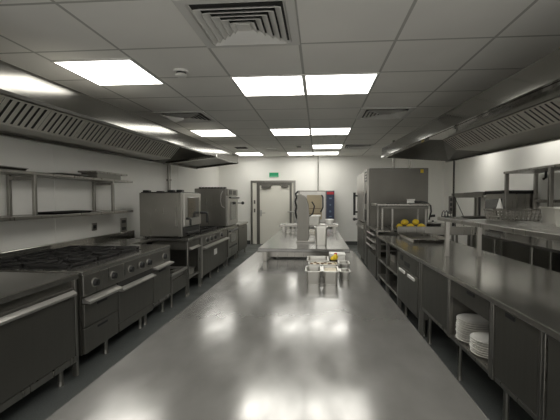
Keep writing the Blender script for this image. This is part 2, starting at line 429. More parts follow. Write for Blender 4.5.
# near-left refrigerated counter
t = thing('refrigerated_counter', 'low stainless cabinet with long bar handle at lower left, nearest the camera', 'cabinet', (-2.6, 2.0, 0))
m = MB().box(-3.22, XF + .02, 1.0, 2.94, .84, .885, .006)
part('worktop', m, 'worktop', t)
part('upstand', MB().box(-3.25, -3.215, 1.0, 2.94, .84, .97, .004), 'worktop', t)
part('body', MB().box(-3.2, XF - .03, 1.02, 2.93, .17, .84), 'panel', t)
dr = part('door', MB().box(XF - .03, XF, 1.05, 2.90, .20, .775, .006), 'panel', t)
bar_handle(dr, XF, 1.1, 2.90, .725, .035, .03)
part('bottom_rail', MB().box(XF - .06, XF, 1.02, 2.93, .145, .195, .004), 'steel', t)
legs(t, (XF - .06,), (1.2, 2.80), .16); legs(t, (-3.1,), (1.2, 2.8), .17)
part('end_post', MB().box(XF - .04, XF, 2.915, 2.945, .02, .84, .003), 'steel', t)

# gas range
def grate(t, cx, cy, w, d, z):
    g = part('pan_support', (lambda m: m)(grate_mb(cx, cy, w, d, z)), 'iron', t)
    m = MB().cyl((cx, cy, z - .014), (cx, cy, z - .008), .055, 20).cyl((cx, cy, z - .008), (cx, cy, z + .002), .035, 20, .03)
    part('burner_cap', m, 'iron', g)
def grate_mb(cx, cy, w, d, z):
    m = MB(); b = .009
    for sx in (-1, 1): m.box(cx + sx * (w / 2 - b) - b, cx + sx * (w / 2 - b) + b, cy - d / 2, cy + d / 2, z + .005, z + .024, .003)
    for sy in (-1, 1): m.box(cx - w / 2, cx + w / 2, cy + sy * (d / 2 - b) - b, cy + sy * (d / 2 - b) + b, z + .005, z + .024, .003)
    for k in range(8):
        a = PI / 4 * k + PI / 8
        R = .5 * min(w, d) / max(abs(math.cos(a)), abs(math.sin(a))) - .005
        p0 = (cx + .045 * math.cos(a), cy + .045 * math.sin(a), z + .028); p1 = (cx + R * math.cos(a), cy + R * math.sin(a), z + .015)
        m.cyl(p0, p1, .009, 6)
    for sx in (-1, 1):
        for sy in (-1, 1): m.box(cx + sx * (w / 2 - .015) - .012, cx + sx * (w / 2 - .015) + .012, cy + sy * (d / 2 - .015) - .012, cy + sy * (d / 2 - .015) + .012, z - .018, z + .005)
    return m

t = thing('gas_range', 'long stainless gas range with six open burners and a row of black knobs', 'stove', (-2.6, 3.9, 0))
y0, y1 = 3.02, 4.93
part('body', MB().box(-3.2, XF - .03, y0, y1, .15, .84), 'panel', t)
m = MB().box(-3.2, XF, y0, y1, .84, .88, .006)
part('hob_top', m, 'worktop', t)
part('burner_well', MB().box(-3.08, -2.17, 3.10, 4.44, .88, .884), 'iron', t)
for i in range(2):
    for j in range(3): grate(t, -2.40 - .45 * i, 3.33 + .44 * j, .43, .42, .897)
part('upstand', MB().box(-3.26, -3.2, y0 - .04, y1 + .02, .82, .955, .004), 'worktop', t)
part('control_panel', MB().box(XF - .03, XF - .002, y0 + .01, y1 - .01, .66, .84, .004), 'steel', t)
for yy in (3.19, 3.49, 3.83, 4.07, 4.26, 4.71): knob(t, XF - .002, yy, .752, .034)
part('drip_ledge', MB().prism([(XF - .02, .64), (XF + .05, .615), (XF + .05, .595), (XF - .02, .60)], y0 + .02, 3.585), 'chrome', t)
for (za, zb) in ((.385, .59), (.155, .378)):
    q = part('drawer', MB().box(XF - .03, XF, y0 + .015, 3.575, za, zb, .005), 'panel', t)
    part('slot_handle', MB().box(XF - .004, XF + .004, 3.22, 3.38, zb - .045, zb - .025, .002), 'black', q)
q = part('oven_door', MB().box(XF - .03, XF, 3.60, 4.37, .245, .60, .006), 'panel', t)
bar_handle(q, XF, 3.60, 4.36, .58, .03, .05)
part('oven_kickplate', MB().box(XF - .03, XF - .004, 3.60, 4.37, .15, .238, .004), 'panel', t)
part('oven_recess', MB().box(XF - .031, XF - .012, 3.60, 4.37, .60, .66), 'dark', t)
q = part('cupboard_door', MB().box(XF - .03, XF, 4.40, 4.915, .22, .62, .006), 'panel', t)
part('slot_handle', MB().box(XF - .004, XF + .004, 4.55, 4.75, .575, .60, .002), 'black', q)
part('drip_ledge', MB().prism([(XF - .02, .665), (XF + .05, .65), (XF + .05, .63), (XF - .02, .63)], 4.40, 4.92), 'chrome', t)
part('bottom_rail', MB().box(XF - .05, XF - .005, 4.39, 4.93, .185, .215, .004), 'steel', t)
legs(t, (XF - .06,), (3.44, 4.15, 4.27, 4.78), .16); legs(t, (-3.1,), (3.2, 4.75), .16)

# infill worktop and the low stand between range and oven table
t = thing('infill_worktop', 'narrow stainless infill worktop at the wall between range and first oven', 'worktop', (-2.9, 5.27, 0))
part('top', MB().box(-3.2, -2.58, 4.96, 5.60, .84, .88, .005), 'worktop', t)
part('upstand', MB().box(-3.26, -3.2, 4.96, 6.3, .82, .955, .004), 'worktop', t)
legs(t, (-3.12, -2.64), (5.02, 5.52), .84)
t = thing('low_stand', 'low open stainless stand in the gap between range and first oven', 'stand', (-2.35, 5.25, 0))
part('top_frame', MB().box(-2.7, -2.665, 4.97, 5.58, .43, .46, .003).box(-2.035, XF, 4.97, 5.58, .43, .46, .003).box(-2.665, -2.035, 4.97, 5.0, .43, .46, .003).box(-2.665, -2.035, 5.55, 5.58, .43, .46, .003), 'chrome', t)
part('tray', MB().box(-2.66, -2.04, 5.0, 5.55, .36, .37).box(-2.66, -2.65, 5.0, 5.55, .37, .44).box(-2.05, -2.04, 5.0, 5.55, .37, .44), 'steel', t)
part('side_panel', MB().box(-2.03, -2.01, 5.0, 5.55, .17, .36, .003), 'panel', t)
part('back_panel', MB().box(-2.66, -2.03, 5.53, 5.55, .17, .36), 'panel', t)
legs(t, (XF - .02, -2.68), (4.99, 5.56), .43, .016)

# oven table and first combi oven
t = thing('oven_table', 'stainless table with drawer and lower shelf carrying the nearer oven', 'table', (-2.4, 5.95, 0))
part('tabletop', MB().box(-2.85, XF + .01, 5.62, 6.28, .84, .885, .005), 'worktop', t)
q = part('drawer', MB().box(-2.6, XF - .02, 5.68, 6.22, .70, .83, .004), 'panel', t)
bar_handle(q, XF - .02, 5.72, 6.2, .71, .03, .04)
part('undershelf', MB().box(-2.8, XF - .02, 5.66, 6.24, .24, .265, .003), 'steel', t)
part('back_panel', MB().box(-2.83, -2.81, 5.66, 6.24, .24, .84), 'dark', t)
legs(t, (XF - .03, -2.8), (5.67, 6.23), .84, .022)
sh = .265
for i, (x, y, lab) in enumerate(((-2.2, 5.82, 'shallow steel pan on lower shelf of oven table, front one'), (-2.2, 6.05, 'shallow steel pan on lower shelf of oven table, back one'))):
    o = single('steel_pan', pan_mb(.28, .19, .09, cx=x, cy=y, z=sh), 'pan', lab, 'pan', (x, y, sh), 'pans under the oven table')

def combi(label, xa, xb, y0, y1, z0, z1):
    t = thing('combi_oven', label, 'oven', ((xa + xb) / 2, (y0 + y1) / 2, z0))
    return t
t = combi('nearer box-shaped stainless oven with small glass door standing on table, left line', -2.82, -2.1, 5.72, 6.6, .885, 1.62)
part('body', MB().box(-2.82, -2.13, 5.72, 6.6, .905, 1.60, .008), 'steel', t)
part('roof_plate', MB().box(-2.80, -2.15, 5.74, 6.58, 1.60, 1.612, .003), 'black', t)
for (x, y, s) in ((-2.73, 5.80, .03), (-2.35, 5.86, .035), (-2.24, 5.95, .04), (-2.55, 5.9, .02)):
    part('roof_vent', MB().box(x - .05, x + .05, y - .05, y + .05, 1.61, 1.61 + s, .008), 'black', t)
q = part('door', MB().box(-2.13, -2.095, 5.74, 6.56, 1.06, 1.595, .006), 'chrome', t)
part('window', MB().box(-2.096, -2.088, 5.88, 6.44, 1.19, 1.53, .004), 'glass', q)
part('handle', MB().tube([(-2.09, 5.80, 1.19), (-2.03, 5.80, 1.19), (-2.02, 5.80, 1.17), (-2.02, 5.80, 1.08)], .018).tube([(-2.09, 6.50, 1.26), (-1.98, 6.52, 1.26), (-1.97, 6.52, 1.23), (-1.97, 6.52, 1.08)], .02), 'black', q)
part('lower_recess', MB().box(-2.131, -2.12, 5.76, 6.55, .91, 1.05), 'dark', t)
part('drip_tray', MB().box(-2.12, -2.07, 5.82, 6.4, .945, .965, .004), 'black', t)
for x in (-2.75, -2.2):
    for y in (5.8, 6.2): part('foot', MB().cyl((x, y, .885), (x, y, .907), .025, 10), 'black', t)

# second range
t = thing('gas_range', 'farther stainless range with four knobs and a white sticker on its oven door', 'stove', (-2.5, 7.2, 0))
y0, y1 = 6.31, 8.12
part('body', MB().box(-3.0, XF - .03, y0, y1, .13, .84), 'panel', t)
part('hob_top', MB().box(-3.0, XF, y0, y1, .84, .878, .005), 'worktop', t)
for j in range(3): grate(t, -2.35, 6.90 + .4 * j, .43, .38, .895)
part('upstand', MB().box(-3.06, -3.0, y0, y1, .84, .95, .004), 'worktop', t)
part('control_panel', MB().box(XF - .03, XF - .002, y0 + .01, y1 - .01, .69, .84, .004), 'steel', t)
for yy in (6.58, 6.84, 7.10, 7.58): knob(t, XF - .002, yy, .762, .036)
part('drip_ledge', MB().prism([(XF - .02, .665), (XF + .06, .65), (XF + .06, .625), (XF - .02, .625)], y0 + .02, y1 - .02), 'chrome', t)
q = part('oven_door', MB().box(XF - .03, XF, y0 + .03, y1 - .1, .16, .60, .005), 'panel', t)
part('sticker', MB().box(XF, XF + .002, 7.06, 7.27, .42, .53), 'white', q)
part('corner_post', MB().box(XF - .03, XF + .003, y0, y0 + .025, .13, .84, .003), 'chrome', t)
legs(t, (XF - .05,), (6.4, 6.95, 7.5, 8.0), .14); legs(t, (-2.9,), (6.4, 8.0), .14)

# stacked ovens
t = thing('lower_oven', 'lower oven with small window beneath the taller far oven, left line', 'oven', (-2.4, 8.7, 0))
part('body', MB().box(-2.78, XF - .03, 8.17, 9.25, .15, .87, .006), 'steel', t)
q = part('door', MB().box(XF - .03, XF, 8.2, 9.22, .20, .82, .005), 'steel', t)
part('window', MB().box(XF, XF + .006, 8.42, 8.98, .50, .70, .003), 'glass', q)
bar_handle(q, XF, 8.3, 9.12, .76, .03, .045, 'black')
part('vent_slot', MB().box(XF, XF + .004, 8.3, 9.1, .38, .42), 'black', t)
legs(t, (XF - .06, -2.7), (8.3, 9.15), .16, .025)
t = thing('combi_oven', 'taller far stainless oven with control panel stacked on a lower oven, left line', 'oven', (-2.4, 8.7, .87))
part('body', MB().box(-2.75, XF - .04, 8.17, 9.25, .885, 1.735, .01), 'steel', t)
for k in range(9): part('roof_vent', MB().box(-2.66 + .07 * k, -2.61 + .07 * k, 8.2, 8.3, 1.735, 1.765, .005), 'black', t)
q = part('door', MB().box(XF - .04, XF, 8.19, 9.23, .90, 1.56, .006), 'chrome', t)
part('window', MB().box(XF - .001, XF + .006, 8.45, 9.02, 1.02, 1.44, .004), 'glass', q)
part('handle', MB().cyl((XF + .045, 8.25, 1.53), (XF + .045, 9.15, 1.53), .018, 10).cyl((XF, 8.3, 1.53), (XF + .045, 8.3, 1.53), .014).cyl((XF, 9.1, 1.53), (XF + .045, 9.1, 1.53), .014), 'black', q)
q = part('control_panel', MB().box(XF - .04, XF - .003, 8.19, 9.23, 1.575, 1.73, .005), 'steel', t)
part('display', MB().box(XF - .004, XF + .003, 8.35, 8.62, 1.60, 1.70).box(XF - .004, XF + .003, 8.75, 9.0, 1.60, 1.70), 'black', q)
part('latch_knob', MB().cyl((XF, 9.22, 1.40), (XF + .10, 9.24, 1.40), .012).ball((XF + .12, 9.25, 1.40), .04, .04, .04), 'black', t)
part('hose', MB().tube([(-2.1, 8.15, 1.68), (-2.13, 8.10, 1.6), (-2.14, 8.09, 1.45), (-2.12, 8.1, 1.35), (-2.07, 8.15, 1.30)], .012), 'chrome', t)
for x in (-2.68, -2.1):
    for y in (8.25, 9.15): part('foot', MB().cyl((x, y, .87), (x, y, .89), .025, 10), 'black', t)

t = thing('end_cabinet', 'last low stainless cabinet of the left line, before the door', 'cabinet', (-2.5, 9.9, 0))
part('worktop', MB().box(-3.0, XF + .02, 9.28, 10.5, .82, .86, .005), 'worktop', t)
part('body', MB().box(-2.98, XF - .02, 9.3, 10.48, .14, .82), 'panel', t)
q = part('door', MB().box(XF - .02, XF, 9.33, 10.45, .18, .78, .005), 'panel', t)
part('slot_handle', MB().box(XF - .003, XF + .004, 9.75, 10.0, .73, .75), 'black', q)
legs(t, (XF - .06, -2.9), (9.4, 10.4), .15)

# ------------------------------------------------------------------ left wall shelf and things on it
t = thing('wall_shelf', 'two-tier stainless wall shelf above the range', 'shelf', (-3.1, 4.3, 1.29))
part('upper_shelf', MB().box(XL, -2.95, 2.0, 5.78, 1.755, 1.785, .004), 'steel', t)
part('lower_shelf', MB().box(XL, -2.92, 2.0, 5.72, 1.29, 1.325, .004), 'steel', t)
for y in (3.73, 5.24):
    f = part('support_frame', MB().box(-3.0, -2.965, y - .018, y + .018, 1.325, 1.755, .003).box(-3.285, -3.25, y - .018, y + .018, 1.325, 1.755, .003).box(-3.25, -3.0, y - .015, y + .015, 1.70, 1.735, .003), 'steel', t)
t = thing('drawer_box', 'dark flat steel box at right end of upper wall shelf', 'box', (-3.1, 5.2, 1.785))
part('box_body', MB().box(-3.2, -2.97, 4.85, 5.45, 1.785, 1.855, .004), 'panel', t)
part('box_lid', MB().box(-3.22, -2.95, 4.8, 5.62, 1.855, 1.88, .004), 'steel', t)
single('baking_tray', pan_mb(.22, .5, .025, .01, cx=-3.1, cy=4.45, z=1.785), 'panel', 'flat dark tray on upper wall shelf left of the flat box', 'tray', (-3.1, 4.45, 1.785))
single('baking_tray', pan_mb(.26, .62, .03, .01, cx=-3.1, cy=3.35, z=1.785), 'steel', 'steel tray at left end of upper wall shelf, at the picture edge', 'tray', (-3.1, 3.35, 1.785))
single('baking_tray', pan_mb(.27, .75, .025, .01, cx=-3.09, cy=4.35, z=1.325), 'iron', 'black tray lying on the lower wall shelf', 'tray', (-3.09, 4.35, 1.325))

def socket(label, y, z, w, h, n):
    t = thing('wall_socket', label, 'socket', (XL, y, z))
    part('faceplate', MB().box(XL, XL + .015, y - w / 2, y + w / 2, z - h / 2, z + h / 2, .004), 'steel', t)
    for k in range(n):
        zz = z + (k - (n - 1) / 2) * h / n
        part('outlet', MB().box(XL + .014, XL + .02, y - w * .3, y + w * .3, zz - .025, zz + .025, .003), 'black', t)
socket('small single steel socket on wall under the wall shelf', 5.27, 1.09, .12, .11, 1)
socket('tall double steel socket on wall beside the nearer oven', 6.1, 1.06, .20, .24, 2)
t = thing('service_pipe', 'vertical steel pipe on left wall rising behind nearer oven to hood', 'pipe', (-3.25, 7.98, 0))
part('pipe', MB().cyl((-3.25, 7.98, 0), (-3.25, 7.98, 2.27), .035, 12), 'steel', t)
part('pipe_clip', MB().box(-3.3, -3.21, 7.95, 8.01, 1.9, 1.93), 'panel', t)

# ------------------------------------------------------------------ central prep table
t = thing('prep_table', 'large worn stainless table in the middle foreground', 'table', (-.15, 2.6, 0))
far, near = 4.52, .35
q = [(-.775, near, .85), (.50, near, .85), (.425, far, .85), (-.725, far, .85)]
o = part('tabletop', MB().slab(q, .03), 'table', t)
bv = o.modifiers.new('bevel', 'BEVEL'); bv.width = .006; bv.segments = 1
part('apron', MB().slab([(-.74, near + .03, .77), (.465, near + .03, .77), (.39, far - .03, .77), (-.69, far - .03, .77)], .08), 'panel', t)
part('undershelf', MB().box(-.66, .36, near + .1, far - .1, .2, .23, .004), 'steel', t)
legs(t, (-.66, .36), (near + .12, 2.4, far - .12), .77, .024)

t = thing('riser_table', 'raised stainless table behind the central table, its front feet on it', 'table', (-.16, 4.9, .88))
q = [(-.60, 3.66, .975), (.315, 3.66, .975), (.31, 6.1, .975), (-.60, 6.1, .975)]
o = part('tabletop', MB().slab(q, .035), 'table', t)
bv = o.modifiers.new('bevel', 'BEVEL'); bv.width = .006; bv.segments = 1
part('apron', MB().box(-.52, .28, 3.86, 3.88, .895, .975, .003), 'steel', t)
for x in (-.53, .26): part('front_foot', MB().box(x - .02, x + .02, 3.70, 3.74, .88, .975, .003), 'steel', t)
legs(t, (-.55, .26), (4.7, 6.0), .975, .024)
part('undershelf', MB().box(-.56, .27, 4.66, 6.05, .25, .28, .003), 'steel', t)

t = thing('overshelf', 'narrow steel shelf on short legs at far end of raised table', 'shelf', (-.12, 5.6, 1.01))
part('shelf_board', MB().box(-.56, .30, 5.42, 5.78, 1.095, 1.125, .004), 'steel', t)
for x in (-.50, .24):
    for y in (5.46, 5.74): part('leg', MB().box(x - .018, x + .018, y - .018, y + .018, 1.01, 1.095), 'steel', t)

# upright screen on the raised table
t = thing('upright_screen', 'tall narrow steel upright with a curved edge standing on the raised table', 'screen', (-.16, 4.3, 1.01))
pr = [(-.235, 1.03), (-.235, 1.545), (-.20, 1.55), (-.165, 1.535), (-.135, 1.50), (-.115, 1.44), (-.108, 1.37), (-.108, 1.03)]
part('panel', MB().prism(pr, 4.20, 4.225), 'panel', t)
part('side_flange', MB().box(-.235, -.215, 4.225, 4.45, 1.03, 1.545, .003), 'panel', t)
part('curved_edge', MB().tube([(-.20, 4.21, 1.55), (-.165, 4.21, 1.535), (-.135, 4.21, 1.50), (-.115, 4.21, 1.44), (-.108, 4.21, 1.37), (-.108, 4.21, 1.04)], .010), 'steel', t)
part('base', MB().box(-.245, -.04, 4.18, 4.48, 1.01, 1.03, .004), 'steel', t)
part('guide_bar', MB().box(-.10, -.03, 4.3, 4.33, 1.05, 1.075, .003), 'chrome', t)
part('handle', MB().tube([(-.108, 4.24, 1.30), (-.06, 4.24, 1.33), (-.04, 4.24, 1.42), (-.07, 4.24, 1.47)], .008), 'black', t)

def pan_thing(label, cx, cy, z, w, d, h, group=None, lip=.012):
    t = thing('food_pan', label, 'food pan', (cx, cy, z), group=group)
    part('container', pan_mb(w, d, h, lip, cx=cx, cy=cy, z=z), 'pan', t)
    return t
pan_thing('tall steel food pan at front of the raised table', .035, 4.05, 1.01, .145, .18, .19)
t = pan_thing('steel food pan with white lid on the overshelf', -.06, 5.55, 1.125, .20, .2, .12)
part('lid', MB().box(-.16, .04, 5.45, 5.65, 1.245, 1.262, .005), 'white', t)
t = thing('white_tub', 'small round white tub on right end of the overshelf', 'tub', (.17, 5.6, 1.125))
part('tub', MB().lathe([(0, 0), (.055, 0), (.065, .06), (0, .06)], (.17, 5.6, 1.125)), 'white', t)
part('tub_lid', MB().lathe([(0, .06), (.069, .06), (.069, .075), (0, .075)], (.17, 5.6, 1.125)), 'white', t)

# pans on the central table
g = 'food pans on the central table'
T = .88
pan_thing('front left one of two small joined steel pans, empty, on the central table', -.032, 2.81, T, .124, .24, .097, g)
t = pan_thing('front right one of two small steel pans, with pale slip inside, central table', .094, 2.81, T, .124, .24, .097, g)
part('paper_slip', MB().box(.048, .140, 2.74, 2.91, T + .05, T + .085, .004), 'cream', t)
t = pan_thing('wide steel pan of cream food with brown bits on the central table', .04, 3.05, T, .235, .15, .097, g)
f = part('food', MB().box(-.06, .14, 2.995, 3.105, T + .03, T + .094, .01), 'cream', t)
random.seed(3)
m = MB()
for (x, y) in ((-.05, 2.885), (.0, 2.89), (.035, 2.9), (.06, 2.93), (-.02, 2.95), (.09, 2.89), (.1, 2.9)):
    m.ball((x, y + .125, T + .096), .014, .012, .008, 8, 6)
part('garnish', m, 'brown', f)
pan_thing('empty steel pan farthest back in the cluster on the central table', .0, 3.28, T, .19, .26, .10, g)
pan_thing('small low steel pan at right of the cluster, nearer one', .21, 2.93, T, .085, .15, .065, g)
pan_thing('small low steel pan at right of the cluster, farther one', .22, 3.18, T, .095, .17, .085, g)
t = thing('white_carton', 'white plastic box at back right of the pan cluster', 'box', (.18, 3.52, T))
part('carton', MB().box(.11, .25, 3.45, 3.59, T, T + .10, .008), 'white', t)
part('carton_lid', MB().box(.105, .255, 3.445, 3.595, T + .10, T + .115, .005), 'white', t)
t = thing('garnish_pot', 'small dark pot holding bright yellow garnish, between the pans', 'pot', (.135, 3.2, T))
part('pot', MB().lathe([(0, 0), (.028, 0), (.034, .10), (.030, .10), (.026, .01), (0, .01)], (.135, 3.22, T), 20), 'iron', t)
part('garnish', MB().ball((.135, 3.22, T + .105), .028, .028, .026).ball((.15, 3.2, T + .125), .022, .02, .024), 'yellowpepper', t)
part('red_garnish', MB().ball((.152, 3.21, T + .150), .014, .013, .010), 'red', t)

# back-wall combi oven
t = thing('combi_oven', 'tall stainless oven with navy control strip against the back wall', 'oven', (-.06, 11.9, 0))
part('body', MB().box(-.61, .50, 11.55, 12.25, .72, 1.76, .01), 'steel', t)
q = part('door', MB().box(-.56, .22, 11.50, 11.55, .78, 1.72, .008), 'chrome', t)
part('window', MB().box(-.34, .12, 11.495, 11.505, .88, 1.62, .006), 'amber', q)
part('rack_shadow', MB().box(-.30, .08, 11.49, 11.496, 1.20, 1.215).box(-.30, .08, 11.49, 11.496, 1.05, 1.065), 'brown', q)
part('handle', MB().tube([(.11, 11.49, 1.62), (.15, 11.43, 1.55), (.15, 11.43, 1.25), (.08, 11.47, 1.10)], .02), 'black', q)
q = part('control_strip', MB().box(.25, .50, 11.53, 11.552, .86, 1.74, .004), 'blue', t)
part('red_badge', MB().box(.27, .48, 11.522, 11.531, 1.64, 1.72, .002), 'red', q)
part('indicator', MB().box(.34, .42, 11.522, 11.531, 1.50, 1.54).box(.355, .40, 11.522, 11.531, 1.30, 1.34).cyl((.375, 11.53, 1.12), (.375, 11.52, 1.12), .035).box(.34, .42, 11.522, 11.531, .95, .98), 'bluelit', q)
part('hose', MB().tube([(-.61, 11.7, 1.74), (-.70, 11.6, 1.66), (-.66, 11.6, 1.55), (-.71, 11.6, 1.42), (-.66, 11.6, 1.25), (-.70, 11.6, 1.1), (-.66, 11.6, .92), (-.61, 11.65, .85)], .03), 'black', t)
legs(t, (-.55, .44), (11.6, 12.2), .72, .03)
part('stand_shelf', MB().box(-.55, .44, 11.6, 12.2, .35, .38), 'steel', t)
single('service_pipe', MB().cyl((-.0, 12.2, 1.76), (-.0, 12.2, 2.88), .018, 8), 'steel', 'thin vertical pipe from ceiling to the back-wall oven', 'pipe', (0, 12.2, 1.76))

# ------------------------------------------------------------------ right service counter (local y runs along the counter)
RA = .0245; RX = 1.165
def rloc(y, v=0., z=0.): return (RX - math.sin(RA) * y + math.cos(RA) * v, math.cos(RA) * y + math.sin(RA) * v, z)
def rthing(name, label, cat, group=None): return thing(name, label, cat, rloc(0), (0, 0, RA), group, local=True)
DP = .93
t = rthing('service_worktop', 'long stainless worktop along the right side carrying the serving shelf', 'worktop')
o = part('top', MB().box(-.015, DP, .6, 6.5, .845, .885, .006), 'worktop', t)
def carcass(t, y0, y1, zb, front=True, m='panel'):
    part('side_panel', MB().box(.03, DP - .03, y0, y0 + .02, zb, .845), m, t)
    part('side_panel', MB().box(.03, DP - .03, y1 - .02, y1, zb, .845), m, t)
    part('back_panel', MB().box(DP - .05, DP - .03, y0 + .02, y1 - .02, zb, .845), m, t)
    part('bottom_shelf', MB().box(.01, DP - .05, y0, y1, zb, zb + .03, .004), 'steel', t)
ZB = .35
def cupboard(label, y0, y1, slot):
    t = rthing('cupboard', label, 'cupboard')
    carcass(t, y0, y1, ZB)
    q = part('door', MB().box(.01, .03, y0 + .03, y1 - .03, ZB + .035, .842, .004), 'panel', t)
    if slot is not None: part('slot_handle', MB().box(.004, .014, slot - .05, slot + .05, .80, .825, .003), 'black', q)
    for yy in (y0 + .012, y1 - .012): part('post', MB().box(.0, .03, yy - .012, yy + .012, ZB, .845, .003), 'steel', t)
    legs(t, (.09, DP - .1), (y1 - .03,), ZB, .018)
cupboard('nearest cupboard under right worktop, cut by the right picture edge', 1.0, 1.935, None)
cupboard('cupboard with slot handle right of the plates, under the right worktop', 1.94, 2.455, 2.25)
cupboard('plain flat-fronted cupboard left of the plates, under the right worktop', 3.19, 3.96, None)
# plate bay
t = rthing('plate_cupboard', 'open bay with drawer above, holding the white plates', 'cupboard')
y0, y1 = 2.46, 3.185
carcass(t, y0, y1, ZB)
q = part('drawer', MB().box(.01, .6, y0 + .03, y1 - .03, .70, .84, .004), 'panel', t)
part('slot_handle', MB().box(.003, .012, 2.72, 2.84, .80, .825, .003), 'black', q)
for yy in (y0 + .012, y1 - .012): part('post', MB().box(.0, .03, yy - .012, yy + .012, ZB, .845, .003), 'steel', t)
legs(t, (.09, DP - .1), (y1 - .03,), ZB, .018)
# undercounter machine
t = rthing('undercounter_fridge', 'undercounter appliance with two white handles below its control panel', 'appliance')
y0, y1 = 4.06, 4.96
part('body', MB().box(.03, DP - .05, y0, y1, .2, .84), 'panel', t)
part('door', MB().box(.0, .03, y0 + .01, y1 - .01, .22, .655, .005), 'panel', t)
q = part('control_panel', MB().box(.0, .03, y0 + .01, y1 - .01, .665, .835, .004), 'panel', t)
part('display', MB().box(-.004, .004, 4.40, 4.62, .70, .75).box(-.004, .004, 4.70, 4.82, .74, .80), 'black', q)
for ya in (4.17, 4.58): part('handle', MB().box(-.02, .0, ya, ya + .26, .595, .63, .006), 'white', t)
legs(t, (.09, DP - .15), (y0 + .08, y1 - .08), .2, .02)
part('end_post', MB().box(.0, .05, 4.0, 4.03, 0, .84, .003), 'steel', t)
# open shelf unit at far end
t = rthing('open_shelf_unit', 'open shelving at far end of the right worktop', 'shelving')
for yy in (4.99, 5.72, 6.42):
    for v in (.03, DP - .06): part('post', MB().box(v - .025, v + .025, yy - .02, yy + .02, 0, .845, .003), 'steel', t)
for zz in (.2, .47): part('shelf', MB().box(.01, DP - .05, 4.99, 6.42, zz, zz + .03, .004), 'steel', t)
part('back_panel', MB().box(DP - .04, DP - .03, 4.99, 6.42, .2, .84), 'panel', t)
def local_single(name, mb, m, lab, cat, y, v, z, group=None):
    o = part(name, mb, m); o.location = rloc(y, v, z); o.rotation_euler.z = RA
    return tag(o, lab, cat, group)
local_single('steel_box', MB().box(-.2, .2, -.24, .24, .0, .30, .006).box(-.21, .21, -.25, .25, .28, .30, .004), 'steel', 'tall steel bin on the upper shelf of the open shelving', 'bin', 5.35, .40, .50)
local_single('food_pan', pan_mb(.3, .3, .12), 'pan', 'steel pan on upper shelf of the open shelving, far bay', 'food pan', 6.08, .3, .50)
local_single('food_pan', pan_mb(.3, .4, .10), 'pan', 'wide steel pan on lower shelf of the open shelving', 'food pan', 5.4, .3, .23)

# plates
def plate_mb(R=.125):
    return MB().lathe([(0, .0), (R * .55, .0), (R * .60, .004), (R * .98, .016), (R, .020), (R * .97, .021), (R * .66, .010), (R * .6, .007), (0, .006)], seg=40)
p0 = None
posn = ['bottom plate', 'second plate from the bottom', 'third plate from the bottom', 'fourth plate from the bottom', 'fifth plate from the bottom', 'sixth plate from the bottom',
        'seventh plate from the bottom', 'eighth plate from the bottom', 'ninth plate from the bottom', 'tenth plate from the bottom']
def stack(y, v, n, where, group, step=.0165, R=.126):
    me = None
    for k in range(n):
        x, yy, z = rloc(y + random.uniform(-.004, .004), v + random.uniform(-.004, .004), ZB + .03 + step * k)
        nm = 'topmost plate' if k == n - 1 else posn[k]
        lab = 'white %s %s' % (nm, where)
        if me is None: o = part('plate', plate_mb(R), 'plate'); me = o
        else: o = me.copy(); col.objects.link(o)
        o.location = (x, yy, z); tag(o, lab, 'plate', group)
stack(2.757, .135, 7, 'in the nearer, shorter stack in the open bay', 'plates in the nearer stack')
stack(3.022, .145, 10, 'in the farther, taller stack in the open bay', 'plates in the farther stack', .0175, .134)

# serving shelf (gantry) on the worktop
t = thing('serving_shelf', 'long raised stainless serving shelf on posts above the right worktop', 'shelf', (1.65, 2.6, .885))
part('shelf_board', MB().box(1.32, 2.02, .7, 4.26, 1.265, 1.305, .005), 'steel', t)
for y in (1.0, 4.13):
    for x in (1.385, 1.715): part('post', MB().box(x - .022, x + .022, y - .022, y + .022, .885, 1.265, .003), 'steel', t)
GZ = 1.305
# wire basket
t = thing('wire_basket', 'perforated steel basket on the serving shelf', 'basket', (1.80, 3.62, GZ))
cx, cy, w_, d_, h_ = 1.80, 3.62, .40, .30, .095
m = MB()
for z, s in ((GZ + .004, .90), (GZ + h_, 1.0)):
    ring = rrect(w_ * s, d_ * s, .03, z, cx, cy); m.tube(ring + ring[:2], .006 if s < 1 else .009, 6)
part('rim_frame', m, 'steel', t)
m = MB()
a = rrect(w_ * .9, d_ * .9, .03, GZ + .004, cx, cy, 3); b = rrect(w_, d_, .03, GZ + h_, cx, cy, 3)
def lerp(p, q, u): return tuple(p[i] + (q[i] - p[i]) * u for i in range(3))
def ringpts(R_, n):
    L = [0]; P = R_ + [R_[0]]
    for i in range(len(R_)): L.append(L[-1] + (Vector(P[i + 1]) - Vector(P[i])).length)
    out = []
    for k in range(n):
        s = L[-1] * k / n
        for i in range(len(R_)):
            if L[i] <= s <= L[i + 1]:
                out.append(lerp(P[i], P[i + 1], (s - L[i]) / max(1e-9, L[i + 1] - L[i]))); break
    return out
for p, q in zip(ringpts(a, 40), ringpts(b, 40)): m.cyl(p, q, .0075, 6)
for u in (.35, .65):
    r_ = [lerp(p, q, u) for p, q in zip(a, b)]; m.tube(r_ + r_[:2], .0055, 6)
part('mesh_sides', m, 'steel', t)
part('base', MB().box(cx - .17, cx + .17, cy - .125, cy + .125, GZ + .001, GZ + .006), 'panel', t)
part('handle', MB().tube([(1.62, 3.5, GZ + .095), (1.56, 3.47, GZ + .10), (1.56, 3.60, GZ + .10), (1.62, 3.62, GZ + .095)], .006), 'steel', t)
t = pan_thing('steel food pan on the serving shelf, right of the wire basket', 1.90, 3.12, GZ, .21, .22, .13, 'food pans on the serving shelf', .018)
t = pan_thing('steel food pan on the serving shelf at the right picture edge', 1.76, 2.66, GZ, .26, .24, .13, 'food pans on the serving shelf', .018)
